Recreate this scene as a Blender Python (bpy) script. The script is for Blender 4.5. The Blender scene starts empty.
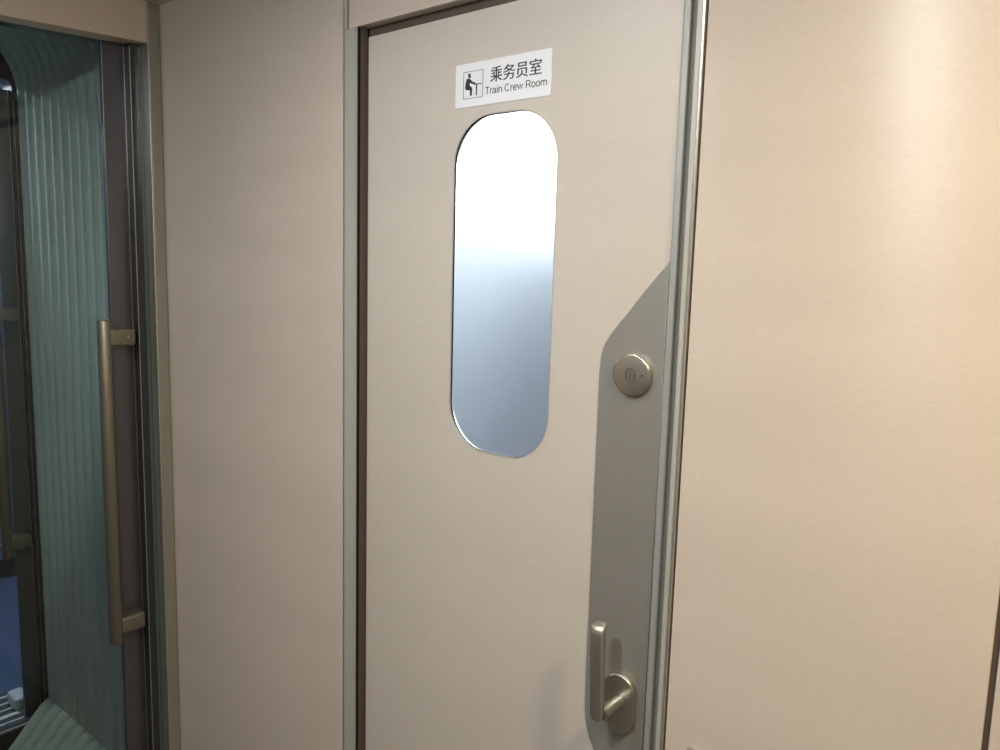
import bpy, bmesh, math, random
from mathutils import Matrix, Vector
random.seed(4)
H = 1.56                                   # eye height above the vestibule floor (m)
scn = bpy.context.scene
COL = scn.collection
PI = math.pi

# ------------------------------------------------------------------ materials
def mat(name, base, rough=0.5, metal=0.0, bump=0.0, bscale=300.0, stretch=(1, 1, 1), var=0.0,
        vscale=6.0, spec=0.5, coat=0.0, aniso=0.0, coatr=0.2):
    m = bpy.data.materials.new(name); m.use_nodes = True
    nt = m.node_tree; N = nt.nodes; L = nt.links
    b = N['Principled BSDF']
    b.inputs['Base Color'].default_value = (*base, 1)
    b.inputs['Roughness'].default_value = rough
    b.inputs['Metallic'].default_value = metal
    b.inputs['Specular IOR Level'].default_value = spec
    b.inputs['Coat Weight'].default_value = coat
    b.inputs['Coat Roughness'].default_value = coatr
    b.inputs['Anisotropic'].default_value = aniso
    tc = N.new('ShaderNodeTexCoord'); mp = N.new('ShaderNodeMapping')
    mp.inputs['Scale'].default_value = stretch
    L.new(tc.outputs['Object'], mp.inputs['Vector'])
    n = N.new('ShaderNodeTexNoise'); n.inputs['Scale'].default_value = bscale
    n.inputs['Detail'].default_value = 3
    L.new(mp.outputs[0], n.inputs['Vector'])
    if aniso:
        cv = N.new('ShaderNodeCombineXYZ'); cv.inputs[2].default_value = 1.0
        L.new(cv.outputs[0], b.inputs['Tangent'])
    if bump:
        bp = N.new('ShaderNodeBump'); bp.inputs['Strength'].default_value = bump
        bp.inputs['Distance'].default_value = 0.0006
        L.new(n.outputs['Fac'], bp.inputs['Height']); L.new(bp.outputs[0], b.inputs['Normal'])
    if var:
        n2 = N.new('ShaderNodeTexNoise'); n2.inputs['Scale'].default_value = vscale
        L.new(mp.outputs[0], n2.inputs['Vector'])
        add = N.new('ShaderNodeMath'); add.operation = 'ADD'
        L.new(n.outputs['Fac'], add.inputs[0]); L.new(n2.outputs['Fac'], add.inputs[1])
        mr = N.new('ShaderNodeMapRange')
        mr.inputs['From Min'].default_value = 0.7; mr.inputs['From Max'].default_value = 1.3
        mr.inputs['To Min'].default_value = 1 - var; mr.inputs['To Max'].default_value = 1 + var
        L.new(add.outputs[0], mr.inputs['Value'])
        mx = N.new('ShaderNodeVectorMath'); mx.operation = 'SCALE'
        mx.inputs[0].default_value = base
        L.new(mr.outputs[0], mx.inputs['Scale']); L.new(mx.outputs[0], b.inputs['Base Color'])
    return m

LAM = mat('beige_laminate', (0.565, 0.495, 0.425), 0.32, 0, 0.06, 260, (0.30, 1, 1.6), 0.05, 5, 0.32, aniso=0.92)
LAMD = mat('beige_laminate_door', (0.56, 0.515, 0.452), 0.40, 0, 0.22, 190, (0.3, 1, 1.8), 0.03, 5, 0.5)
LAMH = mat('beige_laminate_header', (0.58, 0.485, 0.39), 0.42, 0, 0.10, 260, (0.35, 1, 1.6), 0.03, 5, 0.5)
LAML = mat('tan_laminate_gangway', (0.52, 0.43, 0.33), 0.45, 0, 0.10, 260, (1, 0.35, 1.6), 0.03, 5, 0.5)
BROWN = mat('brown_seal', (0.085, 0.062, 0.048), 0.6)
ALU = mat('grey_green_aluminium', (0.46, 0.45, 0.39), 0.5, 0.2, 0.05, 400, (1, 1, 0.03))
ALUD = mat('dull_aluminium', (0.43, 0.43, 0.385), 0.5, 0.2, 0.05, 400, (1, 1, 0.03))
ALUB = mat('bright_aluminium', (0.72, 0.71, 0.66), 0.28, 0.9)
POST = mat('champagne_post', (0.29, 0.28, 0.225), 0.42, 0.4, 0.05, 400, (1, 1, 0.03))
GAPM = mat('dark_brown_gap', (0.22, 0.205, 0.17), 0.6)
BLACK = mat('black_rubber', (0.012, 0.012, 0.012), 0.8, spec=0.1)
PLATE = mat('satin_steel_plate', (0.36, 0.355, 0.322), 0.42, 0.55, 0.06, 500, (0.05, 1, 1), 0.03, 8)
NICK = mat('satin_nickel', (0.47, 0.45, 0.39), 0.30, 0.9, 0.05, 900, (1, 1, 1))
NICKD = mat('engraved_nickel', (0.25, 0.235, 0.20), 0.4, 0.8)
HAND = mat('bronze_handle', (0.21, 0.195, 0.145), 0.38, 0.75)
STILE = mat('dark_brushed_metal', (0.15, 0.15, 0.165), 0.34, 0.85, 0.05, 500, (1, 1, 0.02))
FRAME = mat('dark_glossy_frame', (0.035, 0.038, 0.038), 0.25, 0.3)
REFLG = mat('painted_green_reflection', (0.06, 0.085, 0.07), 0.4)  # teal reflection in the dark frame, put in as flat colour
CHROME = mat('chrome_line', (0.55, 0.55, 0.53), 0.3, 0.9)
BELL = mat('teal_bellows', (0.46, 0.57, 0.535), 0.75, 0, 0.15, 120, (1, 1, 0.3), 0.06, 9, 0.12)
SKIRT = mat('teal_skirt', (0.52, 0.64, 0.59), 0.75, 0, 0.25, 160, (1, 1, 1), 0.06, 9, 0.12)
DARKW = mat('dark_grey_panel', (0.03, 0.032, 0.033), 0.5)
REARW = mat('grey_rear_panel', (0.20, 0.20, 0.20), 0.5)
CEIL = mat('pale_ceiling', (0.62, 0.58, 0.50), 0.6)
FLOOR = mat('grey_speckled_vinyl', (0.10, 0.095, 0.09), 0.5, 0, 0.1, 400, (1, 1, 1), 0.12, 200)
SILLD = mat('sill_rubber', (0.025, 0.025, 0.027), 0.6)
BRIDGE = mat('worn_bridge_plate', (0.16, 0.16, 0.16), 0.45, 0.2)
SILLM = mat('sill_aluminium', (0.75, 0.75, 0.74), 0.35, 0.4)
BLUEF = mat('blue_vinyl', (0.05, 0.075, 0.15), 0.25, 0, 0.2, 30, (1, 1, 1), 0.15, 12, 0.5)
BLUEW = mat('steel_blue_panel', (0.12, 0.19, 0.28), 0.35)
PALE = mat('pale_grey_plastic', (0.42, 0.44, 0.46), 0.5)
WHITE = mat('white_sticker', (0.80, 0.81, 0.84), 0.35)
INK = mat('black_ink', (0.02, 0.02, 0.025), 0.5)
INKG = mat('grey_ink', (0.045, 0.045, 0.05), 0.5)
ROOMW = mat('crew_room_grey', (0.50, 0.52, 0.54), 0.6)
ROOMB = mat('crew_room_blue', (0.47, 0.495, 0.53), 0.5)

def emis(name, col, s):
    m = bpy.data.materials.new(name); m.use_nodes = True
    nt = m.node_tree; nt.nodes.clear()
    e = nt.nodes.new('ShaderNodeEmission'); o = nt.nodes.new('ShaderNodeOutputMaterial')
    e.inputs[0].default_value = (*col, 1); e.inputs[1].default_value = s
    nt.links.new(e.outputs[0], o.inputs[0]); return m

def frosted(name):
    m = bpy.data.materials.new(name); m.use_nodes = True
    b = m.node_tree.nodes['Principled BSDF']
    b.inputs['Base Color'].default_value = (0.96, 0.98, 1.0, 1)
    b.inputs['Transmission Weight'].default_value = 1
    b.inputs['Roughness'].default_value = 0.36
    b.inputs['IOR'].default_value = 1.35
    return m

def clearglass(name):
    m = bpy.data.materials.new(name); m.use_nodes = True
    nt = m.node_tree; nt.nodes.clear()
    t = nt.nodes.new('ShaderNodeBsdfTransparent'); t.inputs[0].default_value = (0.90, 0.92, 0.91, 1)
    g = nt.nodes.new('ShaderNodeBsdfGlossy'); g.inputs['Roughness'].default_value = 0.03
    f = nt.nodes.new('ShaderNodeFresnel'); f.inputs[0].default_value = 1.45
    mx = nt.nodes.new('ShaderNodeMixShader'); o = nt.nodes.new('ShaderNodeOutputMaterial')
    mul = nt.nodes.new('ShaderNodeMath'); mul.operation = 'MULTIPLY'; mul.inputs[1].default_value = 0.8
    nt.links.new(f.outputs[0], mul.inputs[0])
    nt.links.new(mul.outputs[0], mx.inputs[0]); nt.links.new(t.outputs[0], mx.inputs[1])
    nt.links.new(g.outputs[0], mx.inputs[2]); nt.links.new(mx.outputs[0], o.inputs[0])
    return m
FROST = frosted('frosted_glass')
GLASS = clearglass('clear_door_glass')

# ------------------------------------------------------------------ mesh helpers
class MB:
    """collects shapes, then links them as ONE mesh object"""
    def __init__(s): s.bm = bmesh.new()
    def merge(s, bm2, M=None):
        me = bpy.data.meshes.new('t'); bm2.to_mesh(me); bm2.free()
        if M is not None: me.transform(M)
        s.bm.from_mesh(me); bpy.data.meshes.remove(me); return s
    def box(s, x0, x1, y0, y1, z0, z1, bev=0.0, seg=2, M=None):
        b = bmesh.new(); bmesh.ops.create_cube(b, size=1)
        for v in b.verts:
            v.co = Vector(((x0 + x1) / 2 + v.co.x * (x1 - x0), (y0 + y1) / 2 + v.co.y * (y1 - y0), (z0 + z1) / 2 + v.co.z * (z1 - z0)))
        if bev: bmesh.ops.bevel(b, geom=b.edges[:], offset=bev, segments=seg, affect='EDGES', profile=0.5)
        return s.merge(b, M)
    def hexa(s, pts, bev=0.0):
        """8 points: bottom ring 4, top ring 4"""
        b = bmesh.new(); v = [b.verts.new(p) for p in pts]
        for f in ((3, 2, 1, 0), (4, 5, 6, 7), (0, 1, 5, 4), (1, 2, 6, 5), (2, 3, 7, 6), (3, 0, 4, 7)):
            b.faces.new([v[i] for i in f])
        bmesh.ops.recalc_face_normals(b, faces=b.faces[:])
        if bev: bmesh.ops.bevel(b, geom=b.edges[:], offset=bev, segments=2, affect='EDGES')
        return s.merge(b)
    def lathe(s, prof, M, n=48):
        """profile of (r, h) about local Z"""
        b = bmesh.new(); rings = []
        for r, h in prof:
            if r < 1e-6: rings.append([b.verts.new((0, 0, h))])
            else: rings.append([b.verts.new((r * math.cos(2 * PI * k / n), r * math.sin(2 * PI * k / n), h)) for k in range(n)])
        for a, c in zip(rings, rings[1:]):
            for k in range(n):
                k2 = (k + 1) % n
                q = [a[k % len(a)], a[k2 % len(a)], c[k2 % len(c)], c[k % len(c)]]
                u = []
                for w in q:
                    if w not in u: u.append(w)
                if len(u) > 2: b.faces.new(u)
        bmesh.ops.recalc_face_normals(b, faces=b.faces[:])
        return s.merge(b, M)
    def loft(s, rings, cap=True):
        b = bmesh.new(); R = [[b.verts.new(p) for p in r] for r in rings]; n = len(R[0])
        for a, c in zip(R, R[1:]):
            for k in range(n):
                b.faces.new((a[k], a[(k + 1) % n], c[(k + 1) % n], c[k]))
        if cap: b.faces.new(R[0][::-1]); b.faces.new(R[-1])
        bmesh.ops.recalc_face_normals(b, faces=b.faces[:])
        return s.merge(b)
    def build(s, name, m, parent=None, smooth=False, origin=None):
        me = bpy.data.meshes.new(name)
        if origin is not None: bmesh.ops.translate(s.bm, verts=s.bm.verts[:], vec=-Vector(origin))
        s.bm.to_mesh(me); s.bm.free(); me.materials.append(m)
        return link(name, me, parent, smooth, origin)

def link(name, me, parent=None, smooth=False, origin=None):
    o = bpy.data.objects.new(name, me); COL.objects.link(o)
    if origin is not None: o.location = origin
    if smooth:
        me.polygons.foreach_set('use_smooth', [True] * len(me.polygons))
        try: me.set_sharp_from_angle(angle=math.radians(35))
        except Exception: pass
    if parent is not None:
        o.parent = parent
        o.location = Vector(o.location) - abs_loc(parent)
    return o

def abs_loc(o):
    v = Vector((0, 0, 0))
    while o is not None:
        v += Vector(o.location); o = o.parent
    return v

def empty(name, loc):
    o = bpy.data.objects.new(name, None); COL.objects.link(o); o.location = loc; o.empty_display_size = 0.05
    return o

def tag(o, label=None, cat=None, group=None, kind=None):
    if label: o['label'] = label
    if cat: o['category'] = cat
    if group: o['group'] = group
    if kind: o['kind'] = kind
    return o

def flat_prism(loops, depth, bevel=0.0):
    """2D loops (u,v) with holes -> mesh in local XY, extruded +-depth/2 in Z"""
    cu = bpy.data.curves.new('c', 'CURVE'); cu.dimensions = '2D'; cu.fill_mode = 'BOTH'
    for lp in loops:
        sp = cu.splines.new('POLY'); sp.points.add(len(lp) - 1)
        for p, (u, v) in zip(sp.points, lp): p.co = (u, v, 0, 1)
        sp.use_cyclic_u = True
    cu.extrude = depth / 2 - bevel; cu.bevel_depth = bevel; cu.bevel_resolution = 2; cu.offset = -bevel
    o = bpy.data.objects.new('c', cu); COL.objects.link(o)
    dg = bpy.context.evaluated_depsgraph_get(); dg.update()
    me = bpy.data.meshes.new_from_object(o.evaluated_get(dg))
    bpy.data.objects.remove(o); bpy.data.curves.remove(cu)
    return me

TOFRONT = lambda y: Matrix.Translation((0, y, 0)) @ Matrix(((1, 0, 0, 0), (0, 0, -1, 0), (0, 1, 0, 0), (0, 0, 0, 1)))
TOSIDE = lambda x: Matrix.Translation((x, 0, 0)) @ Matrix(((0, 0, 1, 0), (1, 0, 0, 0), (0, 1, 0, 0), (0, 0, 0, 1)))

def front(name, loops, y0, y1, m, parent=None, bevel=0.0, smooth=False):
    """prism in the plane of the crew-room wall; loops of (x, z above floor)"""
    me = flat_prism(loops, y1 - y0, bevel); me.transform(TOFRONT((y0 + y1) / 2))
    me.materials.clear(); me.materials.append(m)
    return link(name, me, parent, smooth)

def side(name, loops, x0, x1, m, parent=None, bevel=0.0, smooth=False):
    me = flat_prism(loops, x1 - x0, bevel); me.transform(TOSIDE((x0 + x1) / 2))
    me.materials.clear(); me.materials.append(m)
    return link(name, me, parent, smooth)

def rrect(x0, x1, z0, z1, r, n=14):
    p = []
    for cx, cz, a in ((x1 - r, z1 - r, 0), (x0 + r, z1 - r, 90), (x0 + r, z0 + r, 180), (x1 - r, z0 + r, 270)):
        for k in range(n + 1):
            t = math.radians(a + 90 * k / n); p.append((cx + r * math.cos(t), cz + r * math.sin(t)))
    return p
def rect(x0, x1, z0, z1): return [(x0, z0), (x1, z0), (x1, z1), (x0, z1)]

CEILZ = H + 0.603
# ------------------------------------------------------------------ front wall (y = 1)
DX0, DX1 = -1.1835, -0.5265            # door leaf
DTOP = H + 0.4195
w = MB()
w.box(-1.955, -1.2350, 1.0, 1.045, 0, CEILZ, 0.0015)                    # left panel
w.box(-1.2165, -0.5125, 1.0, 1.022, H + 0.4350, CEILZ, 0.0012)          # panel above the door
w.box(-0.4925, -0.1025, 1.0, 1.045, 0, CEILZ, 0.0015)                   # right panel
w.box(-0.0960, 1.25, 1.0, 1.045, 0, CEILZ, 0.0015)
wf = w.build('wall_front', LAM); tag(wf, kind='structure')
j = MB(); j.box(-0.1035, -0.0950, 1.004, 1.03, 0, CEILZ); j.build('joint_strip', BROWN, wf)
j = MB(); j.box(-0.4940, -0.4915, 1.006, 1.03, 0, CEILZ); j.build('joint_strip', BROWN, wf)

# left jamb trim
t = MB(); t.box(-1.2285, -1.1905, 0.9985, 1.040, 0, H + 0.4350, 0.002)
t.box(-1.2285, -1.2215, 0.9985, 1.040, H + 0.4350, CEILZ, 0.001)
t1 = t.build('trim_1', ALU); tag(t1, kind='structure')
t = MB(); t.box(-1.2350, -1.2275, 1.004, 1.035, 0, CEILZ); t.box(-1.2215, -1.2165, 1.004, 1.035, H + 0.4350, CEILZ)
t.build('groove', BLACK, t1)
t = MB(); t.box(-1.1985, -1.1910, 0.9975, 0.9990, 0, H + 0.4345); t.build('edge_line', ALUD, t1)
# right jamb trim
t = MB(); t.box(-0.5075, -0.4985, 0.9985, 1.040, 0, CEILZ, 0.0015)
t2 = t.build('trim_2', ALU); tag(t2, kind='structure')
t = MB(); t.box(-0.4985, -0.4945, 0.9965, 1.02, 0, CEILZ, 0.001); t.build('bright_edge', ALUB, t2)
# brown frame around the leaf
t = MB()
t.box(-1.2100, DX0 + 0.0005, 1.0215, 1.05, 0, H + 0.4435)
t.box(-1.2100, -0.5125, 1.0215, 1.05, DTOP - 0.0005, H + 0.4435)
t.box(-1.1906, -1.1880, 1.0045, 1.030, 0, H + 0.4343)
t3 = t.build('trim_3', BROWN); tk = MB(); tk.box(-1.1908, -1.1882, 0.9995, 1.0075, 0, H + 0.4343); tk.build('black_seal', BLACK, t3); tag(t3, kind='structure')
t = MB(); t.box(DX1, -0.5080, 1.0260, 1.05, 0, H + 0.4435)
t.build('shadow_gap_seal', GAPM, t3)

# ------------------------------------------------------------------ crew room door
def plate_outline():
    pts = [(-0.5382, 0.015), (-0.556, -0.005), (-0.567, -0.0175), (-0.582, -0.036), (-0.601, -0.0600), (-0.616, -0.0775), (-0.628, -0.0925), (-0.6345, -0.102),
           (-0.640, -0.1130), (-0.6435, -0.125), (-0.6453, -0.138), (-0.646, -0.155)]
    low = [(-0.6462, -0.685), (-0.6458, -0.702), (-0.6440, -0.717), (-0.640, -0.735), (-0.634, -0.7505), (-0.626, -0.764), (-0.614, -0.779), (-0.599, -0.796),
           (-0.582, -0.816), (-0.5382, -0.868)]
    return [(x, z + H) for x, z in pts + low]
WX0, WX1, WZ0, WZ1 = -0.9595, -0.7405, H - 0.3175, H + 0.2515
win = rrect(WX0, WX1, WZ0, WZ1, 0.082)
door = front('door_1', [rect(DX0, DX1 - 0.0115, 0.012, DTOP), win[::-1]], 1.0200, 1.0310, LAMD, None, 0.0008)
tag(door, kind='structure')
e = MB(); e.box(DX1 - 0.0115, DX1, 1.0185, 1.0310, 0.012, DTOP, 0.003, 3)
e.build('edge_strip', ALUD, door)
front('window_gasket', [rrect(WX0 - 0.001, WX1 + 0.001, WZ0 - 0.001, WZ1 + 0.001, 0.083), rrect(WX0 + 0.0010, WX1 - 0.0010, WZ0 + 0.0010, WZ1 - 0.0010, 0.0810)[::-1]],
      1.0215, 1.0248, BLACK, door)
front('window_rim', [rrect(WX0 - 0.0012, WX1 + 0.0012, WZ0 - 0.0012, WZ1 + 0.0012, 0.083), rrect(WX0 + 0.0004, WX1 - 0.0004, WZ0 + 0.0004, WZ1 - 0.0004, 0.0816)[::-1]],
      1.0194, 1.0215, ALUD, door)
gl = front('window_glass', [rrect(WX0 + 0.0003, WX1 - 0.0003, WZ0 + 0.0003, WZ1 - 0.0003, 0.0817)], 1.0250, 1.0290, FROST, door)
gl['label'] = 'frosted white glass with rounded ends'
pl = front('lock_plate', [plate_outline()], 1.0178, 1.0200, PLATE, door, 0.0006)
pl['label'] = 'satin grey metal plate with a sloping pointed top'
YM = lambda x, y, z: Matrix.Translation((x, y, z)) @ Matrix.Rotation(PI / 2, 4, 'X')   # local +Z -> -Y
# thumb turn / lock rosette
KX, KZ = -0.5858, H - 0.1498
k = MB(); k.lathe([(0, 0), (0.0310, 0), (0.0320, 0.001), (0.0320, 0.0055), (0.0316, 0.0078), (0.0303, 0.0092), (0.0285, 0.0098), (0, 0.0100)], YM(KX, 1.0180, KZ), 64)
kn = k.build('lock_knob', NICK, door, True, (KX, 1.018, KZ))
kn['label'] = 'round satin nickel lock cover with faint engraved emblem'
def ring_loops(outer, s):
    cx = sum(p[0] for p in outer) / len(outer); cz = sum(p[1] for p in outer) / len(outer)
    return [outer, [(cx + (x - cx) * s, cz + (z - cz) * s) for x, z in outer][::-1]]
ky = 1.0074
arch = [(KX + a * 0.001, KZ + b * 0.001) for a, b in ((-8, -7), (-9, 2), (-7, 7), (-3, 10), (0, 11), (3, 10), (7, 7), (9, 2), (8, -7), (5, -7), (6, 2), (4.5, 5.5), (0, 8), (-4.5, 5.5), (-6, 2), (-5, -7))]
em = front('emblem', [arch], ky, ky + 0.0012, NICKD, kn)
front('emblem', [[(KX + a * 0.001, KZ + b * 0.001) for a, b in ((-2.5, -9), (-0.7, -9), (-0.7, -3), (2.4, -2), (3.8, 0.6), (2.6, 3.6), (-2.5, 4.6))],
                 [(KX + a * 0.001, KZ + b * 0.001) for a, b in ((-0.9, -1.2), (1.6, -0.6), (2.2, 0.8), (1.4, 2.0), (-0.9, 2.8))][::-1]], ky, ky + 0.0012, NICKD, kn)
k = MB(); k.lathe([(0, 0), (0.0016, 0), (0.0016, 0.0010), (0, 0.0011)], YM(KX + 0.0195, 1.0086, KZ + 0.0005), 16)
k.build('indicator_dot', INK, kn, True)
k = MB()
for a in range(10):
    ang = 0.5 + a * 0.23
    k.box(KX + 0.011 * math.cos(-ang) - 0.0005, KX + 0.011 * math.cos(-ang) + 0.0005, ky, ky + 0.001, KZ - 0.001 - 0.0125 * math.sin(ang) * 0.9 - 0.0006, KZ - 0.001 - 0.0125 * math.sin(ang) * 0.9 + 0.0006)
k.build('engraved_lettering', NICKD, kn)

# door handle: oblong rose, spindle, upright lever
EX, EZ = -0.5800, H - 0.6640
esc = rrect(EX - 0.0275, EX + 0.0275, EZ - 0.0480, EZ + 0.0480, 0.0274, 16)
es = front('door_handle', [esc], 1.0080, 1.0180, NICK, door, 0.0030, True)
es['label'] = 'satin nickel upright lever handle on oblong rose'
s = MB(); s.lathe([(0, 0), (0.0100, 0), (0.0100, 0.0480), (0, 0.0480)], YM(EX + 0.0005, 1.0090, EZ + 0.0030), 32)
s.build('spindle', NICK, es, True)
# lever: rounded bar, flat faces, top bent slightly toward the door
rings = []
LX = EX - 0.0055
prof = [(-0.0015, 0.004, 0.0), (0.000, 0.0080, 0), (0.004, 0.0102, 0.0), (0.020, 0.0110, 0.0), (0.05, 0.0110, 0.0), (0.095, 0.0110, 0.0), (0.132, 0.0110, 0.0),
        (0.1375, 0.0110, 0.0008), (0.1425, 0.0108, 0.0030), (0.1465, 0.0102, 0.0062), (0.1480, 0.0085, 0.0085)]
for h, hw, dy in prof:
    r = []
    for kk in range(24):
        a = 2 * PI * kk / 24; c, s_ = math.cos(a), math.sin(a)
        e_ = 0.55
        r.append((LX + 0.002 - 0.0055 * h / 0.148 + hw * math.copysign(abs(c) ** e_, c), 0.9555 + dy + 0.0075 * math.copysign(abs(s_) ** e_, s_) * (hw / 0.0110) ** 0.5, EZ - 0.0035 + h))
    rings.append(r)
lv = MB(); lv.loft(rings); lv.build('lever', NICK, es, True)

# ------------------------------------------------------------------ sign on the door
SX0, SX1, SZ0, SZ1 = -0.9585, -0.7565, H + 0.2672, H + 0.3376
sg = front('door_sign', [rrect(SX0, SX1, SZ0, SZ1, 0.0035, 5)], 1.0188, 1.0199, WHITE)
tag(sg, 'white rectangular crew room sign with black lettering on the beige door', 'sign')
bx0, bx1, bz0, bz1 = -0.9402, -0.8966, H + 0.2805, H + 0.3243
pg = front('pictogram', [rrect(bx0, bx1, bz0, bz1, 0.001, 3), rrect(bx0 + 0.0007, bx1 - 0.0007, bz0 + 0.0007, bz1 - 0.0007, 0.0007, 3)[::-1]], 1.0184, 1.0189, INKG, sg)
pg['label'] = 'black seated crew member at a desk in a thin square'
def PP(pts):   # pictogram coordinates in the zoomed crop (box 183..331 wide, 237..450 high) -> door plane
    r = []
    for a, b in pts:
        u = (a - 182) / 149.0; top = 250 - 25 * u; hgt = 210.0
        r.append((bx0 + u * (bx1 - bx0), bz1 - (b - top) / hgt * (bz1 - bz0)))
    return r
body = [(208, 300), (224, 296), (236, 302), (246, 316), (262, 326), (272, 322), (276, 332), (262, 340), (244, 336), (232, 328), (230, 352), (246, 362),
        (250, 372), (248, 428), (234, 430), (234, 388), (206, 386), (196, 374), (198, 350), (202, 322)]
head = [(218, 280), (224, 274), (234, 273), (239, 280), (237, 290), (229, 295), (221, 292)]
cap = [(216, 264), (226, 259), (238, 260), (239, 268), (232, 272), (217, 276)]
desk = [(262, 345), (262, 338), (318, 330), (318, 337), (288, 341), (287, 424), (279, 425), (279, 343)]
for lp in (body, head, cap, desk): front('figure', [PP(lp)], 1.0183, 1.0189, INK, pg)

def text_mesh(body, width, height):
    cu = bpy.data.curves.new('t', 'FONT'); cu.body = body; cu.size = 1; cu.resolution_u = 6; cu.fill_mode = 'BOTH'; cu.extrude = 0.0; cu.offset = 0.0
    o = bpy.data.objects.new('t', cu); COL.objects.link(o)
    dg = bpy.context.evaluated_depsgraph_get(); dg.update()
    me = bpy.data.meshes.new_from_object(o.evaluated_get(dg))
    bpy.data.objects.remove(o); bpy.data.curves.remove(cu)
    xs = [v.co.x for v in me.vertices]; ys = [v.co.y for v in me.vertices]
    sx = width / (max(xs) - min(xs)); sy = height / (max(ys) - min(ys))
    for v in me.vertices: v.co = ((v.co.x - min(xs)) * sx, (v.co.y - min(ys)) * sy, 0)
    # give the print a skin of thickness
    bm = bmesh.new(); bm.from_mesh(me)
    r = bmesh.ops.extrude_face_region(bm, geom=bm.faces[:])
    bmesh.ops.translate(bm, verts=[g for g in r['geom'] if isinstance(g, bmesh.types.BMVert)], vec=(0, 0, 0.0004))
    bm.to_mesh(me); bm.free(); return me
me = text_mesh('\u4e58\u52a1\u5458\u5ba4', 0.1043, 0.0245)
me.transform(Matrix.Translation((-0.8808, 1.0188, H + 0.3010)) @ Matrix(((1, 0, 0, 0), (0, 0, -1, 0), (0, 1, 0, 0), (0, 0, 0, 1))))
me.materials.clear(); me.materials.append(INK); 
me2 = me.copy(); me2.transform(Matrix.Translation((0.0007, -0.00002, 0))); bmx = bmesh.new(); bmx.from_mesh(me); bmx.from_mesh(me2); bmx.to_mesh(me); bmx.free()
link('chinese_lettering', me, sg)
def arc(cx, cy, rx, ry, a0, a1, n=14):
    return [(cx + rx * math.cos(math.radians(a0 + (a1 - a0) * k / n)), cy + ry * math.sin(math.radians(a0 + (a1 - a0) * k / n))) for k in range(n + 1)]
GL = {'T': (0.61, [[(0.02, 0.955), (0.59, 0.955)], [(0.305, 0.955), (0.305, 0)]]),
      'r': (0.35, [[(0.10, 0), (0.10, 0.70)], arc(0.33, 0.43, 0.23, 0.25, 180, 88, 8)]),
      'a': (0.55, [arc(0.26, 0.50, 0.19, 0.17, 165, 0, 10) + [(0.45, 0.10), (0.50, 0.0)], [(0.45, 0.40), (0.30, 0.37)] + arc(0.24, 0.205, 0.185, 0.165, 95, 270, 12) + [(0.33, 0.06), (0.45, 0.17)]]),
      'i': (0.23, [[(0.115, 0), (0.115, 0.70)], [(0.115, 0.87), (0.115, 1.0)]]),
      'n': (0.55, [[(0.09, 0), (0.09, 0.70)], arc(0.275, 0.46, 0.185, 0.21, 180, 0, 12) + [(0.46, 0)]]),
      'C': (0.72, [arc(0.37, 0.50, 0.31, 0.455, 42, 318, 26)]),
      'e': (0.55, [[(0.07, 0.37), (0.48, 0.37)] + arc(0.275, 0.345, 0.205, 0.325, 5, 325, 24)]),
      'w': (0.74, [[(0.03, 0.70), (0.21, 0.04), (0.37, 0.66), (0.53, 0.04), (0.71, 0.70)]]),
      'R': (0.72, [[(0.11, 0), (0.11, 0.955), (0.42, 0.955)] + arc(0.42, 0.715, 0.19, 0.24, 90, -90, 12) + [(0.11, 0.475)], [(0.40, 0.475), (0.66, 0)]]),
      'o': (0.56, [arc(0.28, 0.345, 0.21, 0.325, 0, 360, 26)]),
      'm': (0.84, [[(0.09, 0), (0.09, 0.70)], arc(0.255, 0.47, 0.165, 0.20, 180, 0, 10) + [(0.42, 0)], arc(0.585, 0.47, 0.165, 0.20, 180, 0, 10) + [(0.75, 0)]]),
      ' ': (0.28, [])}
def stroke_mesh(text, x0, x1, z0, hcap, wd):
    tot = sum(GL[c][0] for c in text); sx = (x1 - x0) / tot; b_ = MB(); u = 0
    for c in text:
        for st in GL[c][1]:
            P_ = [Vector((x0 + (u + a_) * sx, 0, z0 + q * hcap)) for a_, q in st]
            closed = (P_[0] - P_[-1]).length < 1e-6
            L_, R_ = [], []
            for k in range(len(P_)):
                pa = P_[k - 1] if k else (P_[-2] if closed else None)
                pb = P_[k + 1] if k + 1 < len(P_) else (P_[1] if closed else None)
                d1 = (P_[k] - pa).normalized() if pa is not None else None
                d2 = (pb - P_[k]).normalized() if pb is not None else None
                t_ = (d1 or d2) + (d2 or d1); t_.normalize()
                n_ = Vector((-t_.z, 0, t_.x)); ref = d1 or d2
                m_ = min(1.6, 1 / max(0.3, abs(n_.dot(Vector((-ref.z, 0, ref.x)))))) * wd / 2
                L_.append(P_[k] + n_ * m_); R_.append(P_[k] - n_ * m_)
            bm_ = bmesh.new()
            for k in range(len(P_) - 1):
                vs_ = [bm_.verts.new((q.x, yy, q.z)) for yy in (1.01840, 1.01885) for q in (L_[k], L_[k + 1], R_[k + 1], R_[k])]
                for f in ((0, 1, 2, 3), (7, 6, 5, 4), (0, 4, 5, 1), (2, 6, 7, 3)): bm_.faces.new([vs_[i] for i in f])
            b_.merge(bm_)
        u += GL[c][0]
    return b_
stroke_mesh('Train Crew Room', -0.8915, -0.7640, H + 0.2832, 0.0116, 0.00140).build('english_lettering', INKG, sg)

# small latch near the bottom of the right panel
h = MB(); h.box(-0.4555, -0.4330, 0.9925, 1.0005, H - 0.7000, H - 0.6765, 0.0015)
hl = h.build('wall_latch', NICK); tag(hl, 'small metal latch low on the right wall panel near the door', 'latch')
h = MB(); h.box(-0.4530, -0.4500, 0.9900, 0.9930, H - 0.6980, H - 0.6785, 0.0005); h.build('slot', BLACK, hl)

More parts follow.
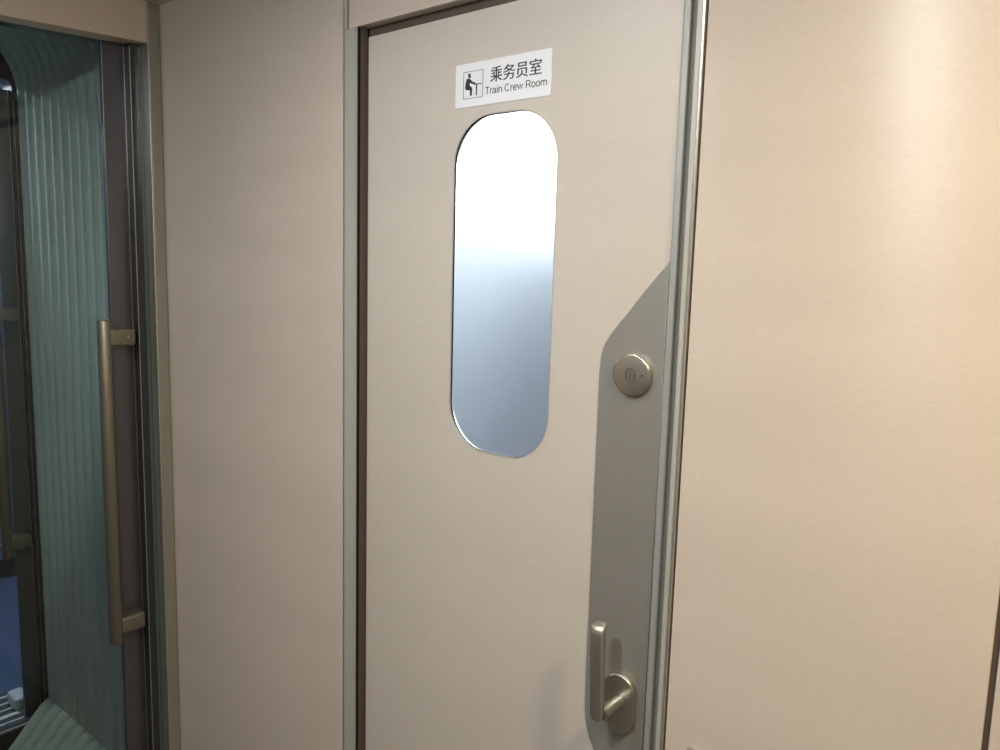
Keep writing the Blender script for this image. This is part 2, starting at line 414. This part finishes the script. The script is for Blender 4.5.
# ------------------------------------------------------------------ left wall with the gangway opening (x = -1.92)
XL = -1.92
OT0, OT1 = H + 0.4947, H + 0.5100         # underside of header at y = .654 and .967
def hz(y): return OT0 + (OT1 - OT0) * (y - 0.654) / (0.967 - 0.654)
YO = 0.10                                   # far (out of view) jamb of the opening
w = MB()
w.hexa([(XL - 0.056, YO - 0.06, hz(YO)), (XL, YO - 0.06, hz(YO)), (XL, 0.9665, hz(0.9665)), (XL - 0.056, 0.9665, hz(0.9665)),
        (XL - 0.056, YO - 0.06, CEILZ), (XL, YO - 0.06, CEILZ), (XL, 0.9665, CEILZ), (XL - 0.056, 0.9665, CEILZ)], 0.001)
w.box(XL - 0.056, XL, -1.10, YO - 0.06, 0, CEILZ, 0.001)
wl = w.build('wall_left', LAML); tag(wl, kind='structure')
# corner post
t = MB(); t.box(XL - 0.05, XL + 0.003, 0.9690, 0.9985, 0, CEILZ, 0.003, 3)
t4 = t.build('trim_4', POST); tag(t4, kind='structure')
t = MB(); t.box(XL - 0.05, XL + 0.0035, 0.9665, 0.9692, 0, CEILZ, 0.001); t.build('bright_edge', ALUB, t4)
# dark frame inside the opening (right side + top)
t = MB(); t.box(-2.03, -1.950, 0.9385, 0.9850, 0, H + 0.53, 0.002)
t.hexa([(-2.03, YO, hz(YO) + 0.004), (-1.978, YO, hz(YO) + 0.004), (-1.978, 0.96, hz(0.96) + 0.004), (-2.03, 0.96, hz(0.96) + 0.004),
        (-2.03, YO, CEILZ), (-1.978, YO, CEILZ), (-1.978, 0.96, CEILZ), (-2.03, 0.96, CEILZ)])
t.box(-2.03, -1.950, YO - 0.06, YO - 0.005, 0, H + 0.53)
t5 = t.build('trim_5', FRAME); tb = MB(); tb.box(-1.9505, -1.9495, 0.9575, 0.9650, 0, H + 0.50); tb.build('green_reflection', REFLG, t5); tag(t5, kind='structure')  # green strip paints the bellows' reflection onto the frame
t = MB(); t.box(-1.951, -1.9490, 0.9375, 0.9390, 0, H + 0.50)
t.build('chrome_bead', CHROME, t5)
# wall body behind the opening frame, closing the vestibule
t = MB(); t.box(-2.03, -1.955, 0.985, 1.10, 0, CEILZ); o = t.build('wall_left', DARKW); tag(o, kind='structure')

# ------------------------------------------------------------------ gangway doors (leaf with glass, stile and pull handle)
def gangway_door(name, dx, ztop, y_lo, ys=0.0, zs=0.0):
    lf = MB()
    X1, X0 = -1.981 + dx, -1.995 + dx
    lf.box(X0, X1, 0.8850 + ys, 0.9395, 0.015, ztop, 0.0015)                   # leading stile
    lf.box(X0, X1, y_lo, y_lo + 0.055, 0.015, ztop, 0.0015)
    door = lf.build(name, STILE); tag(door, kind='structure')
    g = MB(); g.box(X0 + 0.003, X1 - 0.003, y_lo + 0.05, 0.8860 + ys, 0.018, ztop - 0.006); g.build('glass_pane', GLASS, door)
    g = MB(); g.box(X0, X1 + 0.002, y_lo, 0.8825, ztop - 0.003, ztop + 0.0005); g.build('top_bead', CHROME, door)
    g = MB(); g.box(X0 + 0.004, X1 + 0.004, 0.9390, 0.9500, 0.015, ztop, 0.001)
    g.build('rubber_seal', BLACK, door)
    g = MB(); g.box(X1 - 0.003, X1 + 0.0015, 0.9375, 0.9395, 0.015, ztop); g.build('chrome_bead', CHROME, door)
    hx, hy = -1.948 + dx, 0.8525 + ys * 0.5
    b = MB(); z0, z1 = H - 0.972 + zs, H - 0.149 + zs
    r = 0.0165
    b.lathe([(0, 0), (r - 0.003, 0), (r - 0.0008, 0.001), (r, 0.003), (r, z1 - z0 - 0.003), (r - 0.0008, z1 - z0 - 0.001), (r - 0.003, z1 - z0), (0, z1 - z0)],
            Matrix.Translation((hx, hy, z0)), 40)
    bar = b.build('pull_handle', HAND, door, True); bar['label'] = 'long vertical bronze pull handle bar'
    for zc in (H - 0.1925 + zs, H - 0.9280 + zs):
        c = MB(); c.box(X1 - 0.001, hx + 0.013, 0.8600, 0.9240, zc - 0.0210, zc + 0.0210, 0.0060, 4)
        br = c.build('bracket', HAND, bar, True)
        c = MB(); c.lathe([(0, 0), (0.0042, 0), (0.0042, 0.0010), (0.0030, 0.0016), (0, 0.0016)],
                          Matrix.Translation((hx + 0.0125, 0.9060, zc + 0.001)) @ Matrix.Rotation(PI / 2, 4, 'Y'), 20)
        # screw lies on the bracket face
        me_o = c.build('screw_tmp', NICK, None, True)
        bm = bmesh.new(); bm.from_mesh(br.data); bm2 = bmesh.new(); bm2.from_mesh(me_o.data)
        tmp = bpy.data.meshes.new('x'); bm2.to_mesh(tmp); bm2.free(); bm.from_mesh(tmp); bm.to_mesh(br.data); bm.free()
        bpy.data.objects.remove(me_o)
    return door
gangway_door('door_2', 0.0, H + 0.515, 0.12)
d3 = gangway_door('door_3', -0.80, H + 0.500, 0.12, 0.006, 0.009); d3.location.y += 0.018

# ------------------------------------------------------------------ gangway bellows
XB0, XB1, NR = -2.745, -2.040, 12
PITCH = (XB1 - XB0) / NR
def path():
    P = []
    yb, rr = 0.985, 0.21
    zb, zt = 0.02, H + 0.69
    for k in range(9): P.append((yb, zb + (zt - rr - zb) * k / 8, -1, 0))
    for k in range(1, 15):
        a = PI / 2 * k / 14; P.append((yb - rr + rr * math.cos(a), zt - rr + rr * math.sin(a), -math.cos(a), -math.sin(a)))
    yl = -0.16
    for k in range(1, 5): P.append((yb - rr + (yl + rr - yb + rr) * k / 4, zt, 0, -1))
    for k in range(1, 15):
        a = PI / 2 * k / 14; P.append((yl + rr - rr * math.sin(a), zt - rr + rr * math.cos(a), math.sin(a), -math.cos(a)))
    for k in range(1, 5): P.append((yl, (zt - rr) + (zb - zt + rr) * k / 4, 1, 0))
    return P
P = path()
bm = bmesh.new(); NS = 10; cols = []
for i in range(NR * NS + 1):
    x = XB0 + (XB1 - XB0) * i / (NR * NS)
    ph = (i % NS) / NS
    d = 0.024 * (abs(math.sin(PI * ph)) ** 0.6)
    cols.append([bm.verts.new((x, y + ny * d, z + nz * d)) for y, z, ny, nz in P])
outer = []
for a, b in zip(cols, cols[1:]):
    for k in range(len(P) - 1): bm.faces.new((a[k], a[k + 1], b[k + 1], b[k]))
# outer shell so that the bellows have thickness
oc = [[bm.verts.new((x, y - ny * 0.03, z - nz * 0.03)) for y, z, ny, nz in P] for x in (XB0, XB1)]
for k in range(len(P) - 1): bm.faces.new((oc[0][k], oc[1][k], oc[1][k + 1], oc[0][k + 1]))
for c, q in ((cols[0], oc[0]), (cols[-1], oc[1])):
    for k in range(len(P) - 1): bm.faces.new((c[k], q[k], q[k + 1], c[k + 1]))
bmesh.ops.recalc_face_normals(bm, faces=bm.faces[:])
me = bpy.data.meshes.new('gangway_bellows'); bm.to_mesh(me); bm.free(); me.materials.append(BELL)
bel = link('gangway_bellows', me, None, True)
tag(bel, 'teal green ribbed gangway bellows behind the glass door', 'bellows')
# diagonal skirt tubes at the foot, one per fold
for i in range(NR):
    xc = XB0 + 0.030 + PITCH * i; rr = 0.0275
    A = Vector((xc, 0.9730, H - 1.490)); B = Vector((xc, 0.797, H - 1.683)); ax = (B - A).normalized()
    u = Vector((1, 0, 0)); v = ax.cross(u)
    rings = []
    st = [(-0.014, 0.30), (-0.012, 0.55), (-0.006, 0.80), (0.006, 0.95), (0.02, 1.0)] + [(f, 1.0) for f in (0.08, 0.14)] + [((B - A).length, 1.0)]
    for d, sc in st:
        c = A + ax * d
        rings.append([c + (u * math.cos(2 * PI * q / 20) * (rr - 0.0005) * sc + v * math.sin(2 * PI * q / 20) * 0.034 * sc) for q in range(20)])
    m_ = MB(); m_.loft(rings); m_.build('skirt_fold', SKIRT, bel, True)
# near-side shroud between bellows and carriage end wall
g = MB(); g.box(-2.0395, -2.0305, 0.985, 1.10, -0.05, 2.45); g.box(-2.0395, -2.0305, -0.31, 0.06, -0.05, 2.45); g.box(-2.0395, -2.0305, 0.06, 0.9835, H + 0.560, 2.45)
o = g.build('wall_gangway', DARKW); tag(o, kind='structure')

# ------------------------------------------------------------------ far carriage end
XF = -2.765
def archloop(y0, y1, z0, z1, r, n=16):
    p = [(y0, z0), (y1, z0), (y1, z1 - r)]
    for k in range(1, n + 1):
        a = PI / 2 * k / n; p.append((y1 - r + r * math.cos(a), z1 - r + r * math.sin(a)))
    p.append((y0 + r, z1))
    for k in range(1, n + 1):
        a = PI / 2 * k / n; p.append((y0 + r - r * math.sin(a), z1 - r + r * math.cos(a)))
    return p
fw = side('wall_far', [rect(-1.1, 2.0, -0.05, 2.5), archloop(0.12, 0.9640, 0.0, H + 0.530, 0.02)[::-1]], XF - 0.075, XF - 0.004, DARKW)
tag(fw, kind='structure')
cb = MB(); cb.box(XF - 0.004, XF - 0.001, 0.9645, 0.9665, 0, H + 0.47); cb.build('chrome_bead', CHROME, fw)
# next car beyond
n = MB(); n.box(-5.2, XF - 0.075, -1.1, 2.0, -0.05, 0.0); o = n.build('floor', BLUEF); tag(o, kind='structure'); 
n = MB(); n.box(-4.25, -4.15, -1.1, 2.0, 0.10, 2.4, 0.01); o = n.build('wall_back', BLUEW); tag(o, kind='structure')
b_ = MB(); b_.box(-4.152, -4.142, -1.1, 2.0, 0.175, 0.19); b_.build('bright_strip', ALUB, o)
b_ = MB(); b_.box(-4.152, -4.142, 1.33, 1.34, 0.19, 2.3); b_.build('bright_strip', ALUB, o)
n = MB(); n.box(-5.2, XF - 0.075, 1.9, 2.0, 0, 2.4); n.box(-5.2, XF - 0.075, -1.2, -1.1, 0, 2.4); n.box(-5.2, XF - 0.075, -1.2, 2.0, 2.3, 2.4); n.box(-5.3, -5.2, -1.2, 2, 0, 2.4)
o = n.build('wall_car', ROOMW); tag(o, kind='structure')
# ribbed metal threshold
tp = empty('threshold_plate', (-2.85, 0.55, 0.0))
tag(tp, 'dark threshold plate with bright metal ribs at the foot of the far gangway door', 'threshold plate')
n = MB(); n.box(-3.03, -2.7500, 0.14, 0.975, 0.0, 0.006); n.build('base', SILLD, tp)
for i, (x, wd) in enumerate(((-2.995, 0.009), (-2.945, 0.009), (-2.90, 0.009), (-2.855, 0.020), (-2.810, 0.009), (-2.765, 0.009))):
    n = MB(); n.box(x - wd / 2, x + wd / 2, 0.14, 0.970, 0.005, 0.010, 0.001); n.build('rib', SILLM, tp)
n = MB(); n.box(-2.945, -2.855, 0.905, 0.955, 0.008, 0.055, 0.012, 3)
o = n.build('floor_stop', PALE); tag(o, 'pale grey plastic floor stop block on the ribbed threshold', 'floor stop')
# bridge plate in the gangway
n = MB(); n.box(-2.744, -2.035, 0.10, 0.795, -0.02, 0.004, 0.001)
for k in range(15): n.box(-2.725 + k * 0.046, -2.716 + k * 0.046, 0.11, 0.790, 0.003, 0.008, 0.001)
o = n.build('floor_gangway', BRIDGE); tag(o, kind='structure')
for q in ((-2.769, -2.03, -0.36, 1.16, -0.42, -0.36), (-2.769, -2.03, 1.10, 1.16, -0.36, 2.5), (-2.769, -2.03, -0.36, -0.30, -0.36, 2.5),
          (-2.769, -2.03, -0.30, 1.10, 2.44, 2.5), (-2.03, -1.99, -0.36, 1.16, -0.42, -0.05), (-2.845, -2.769, -0.36, 1.16, -0.42, -0.05)):
    n = MB(); n.box(*q); o = n.build('wall_light_block', DARKW); tag(o, kind='structure')  # unseen boxes added round the gangway to keep stray sky light out

# ------------------------------------------------------------------ vestibule shell
n = MB(); n.box(-2.03, 1.3, -1.15, 1.06, -0.05, 0.0); o = n.build('floor', FLOOR); tag(o, kind='structure')
n = MB(); n.box(-2.03, 1.3, -1.15, 1.06, CEILZ, CEILZ + 0.06); o = n.build('ceiling', CEIL); tag(o, kind='structure')
n = MB(); n.box(-2.03, 1.3, -1.15, -1.10, 0, CEILZ); o = n.build('wall_rear', REARW); tag(o, kind='structure')
n = MB(); n.box(1.25, 1.3, -1.15, 1.06, 0, CEILZ); o = n.build('wall_right', LAM); tag(o, kind='structure')

# ------------------------------------------------------------------ crew room behind the door
RY = 2.0
o = front('wall_crew', [rect(-1.5, -0.1, 0, CEILZ), rrect(-1.46, -0.16, H + 0.17, H + 0.585, 0.06)[::-1]], RY, RY + 0.05, ROOMB); tag(o, kind='structure')
n = MB(); n.box(-1.55, -1.5, 1.045, RY, 0, CEILZ); n.box(-0.1, -0.05, 1.045, RY, 0, CEILZ)
n.box(-1.55, -0.05, 1.045, RY + 0.05, CEILZ, CEILZ + 0.05); n.box(-1.55, -0.05, 1.045, RY + 0.05, -0.05, 0)
n.box(-1.5, -1.21, 1.046, 1.055, 0, CEILZ); n.box(-0.52, -0.1, 1.046, 1.055, 0, CEILZ); n.box(-1.21, -0.52, 1.051, 1.06, H + 0.42, CEILZ)
o = n.build('wall_crew_sides', ROOMB); tag(o, kind='structure')

# ------------------------------------------------------------------ lamps (ceiling fittings; gangway doorway and next carriage ones are added fill)
def downlight(name, x, y, z, r, col, power, label, dome=0.0):
    e_ = empty(name, (x, y, z)); tag(e_, label, 'ceiling light')
    m_ = MB(); m_.lathe([(r, 0.0), (r + 0.02, 0.0), (r + 0.02, -0.006), (r, -0.010), (r - 0.004, -0.004), (r - 0.004, 0)], Matrix.Translation((x, y, z)), 40)
    m_.build('bezel', ALUB, e_, True)
    m_ = MB(); m_.lathe(([(0, -0.003), (r - 0.004, -0.003)] if not dome else [((r - 0.004) * math.sin(a * PI / 20), -0.003 - dome * math.cos(a * PI / 20)) for a in range(11)]) + [(r - 0.004, -0.001), (0, -0.001)], Matrix.Translation((x, y, z)), 40)
    m_.build('diffuser', emis('lamp_glow_' + name, col, power / (PI * r * r)), e_)
downlight('ceiling_lamp', -0.92, 0.38, CEILZ, 0.085, (0.95, 0.98, 1.0), 0.8, 'round cool white ceiling lamp in front of the crew room door')
downlight('ceiling_lamp', 0.34, 0.50, CEILZ, 0.07, (1.0, 0.80, 0.48), 3.2, 'round warm ceiling lamp near the right wall panel')
downlight('ceiling_lamp', -0.50, -0.15, CEILZ, 0.07, (0.96, 0.98, 1.0), 2.3, 'round white domed ceiling lamp in the middle of the vestibule', 0.06)
downlight('ceiling_lamp', -1.35, -0.30, CEILZ, 0.085, (1.0, 0.93, 0.88), 1.0, 'added unseen neutral fill lamp near the gangway doorway')  # added out of view to brighten bellows and left panel
downlight('ceiling_lamp', -3.6, 0.55, 2.3, 0.12, (0.75, 0.86, 1.0), 7, 'added unseen cool fill lamp in the next carriage')  # added out of view to light the next carriage and threshold

# daylight outside the crew room
wd = bpy.data.worlds.new('World'); scn.world = wd; wd.use_nodes = True
bg = wd.node_tree.nodes['Background']; bg.inputs[0].default_value = (0.86, 0.94, 1.0, 1); bg.inputs[1].default_value = 9.0

# ------------------------------------------------------------------ camera
g = Vector((-160., 5850, 790)).normalized()
l = Vector((-960., -133, 790)); l -= g * l.dot(g); l.normalize()
Xa = -l; Za = -g; Ya = Za.cross(Xa)
M3 = Matrix((Xa, Ya, Za))                   # world = M3 @ (right, down, forward)
cam = bpy.data.cameras.new('camera'); co = bpy.data.objects.new('camera', cam); COL.objects.link(co)
right = M3 @ Vector((1, 0, 0)); up = -(M3 @ Vector((0, 1, 0))); back = -(M3 @ Vector((0, 0, 1)))
mw = Matrix((right, up, back)).transposed().to_4x4(); mw.translation = Vector((0, 0, H))
co.matrix_world = mw
cam.sensor_width = 36; cam.lens = 36 * 0.790; cam.clip_start = 0.02
scn.camera = co
vs = scn.view_settings; scn.display_settings.display_device = 'sRGB'
vs.view_transform = 'Standard'; vs.look = 'None'; vs.gamma = 1; vs.use_curve_mapping = False; vs.exposure = 0.98
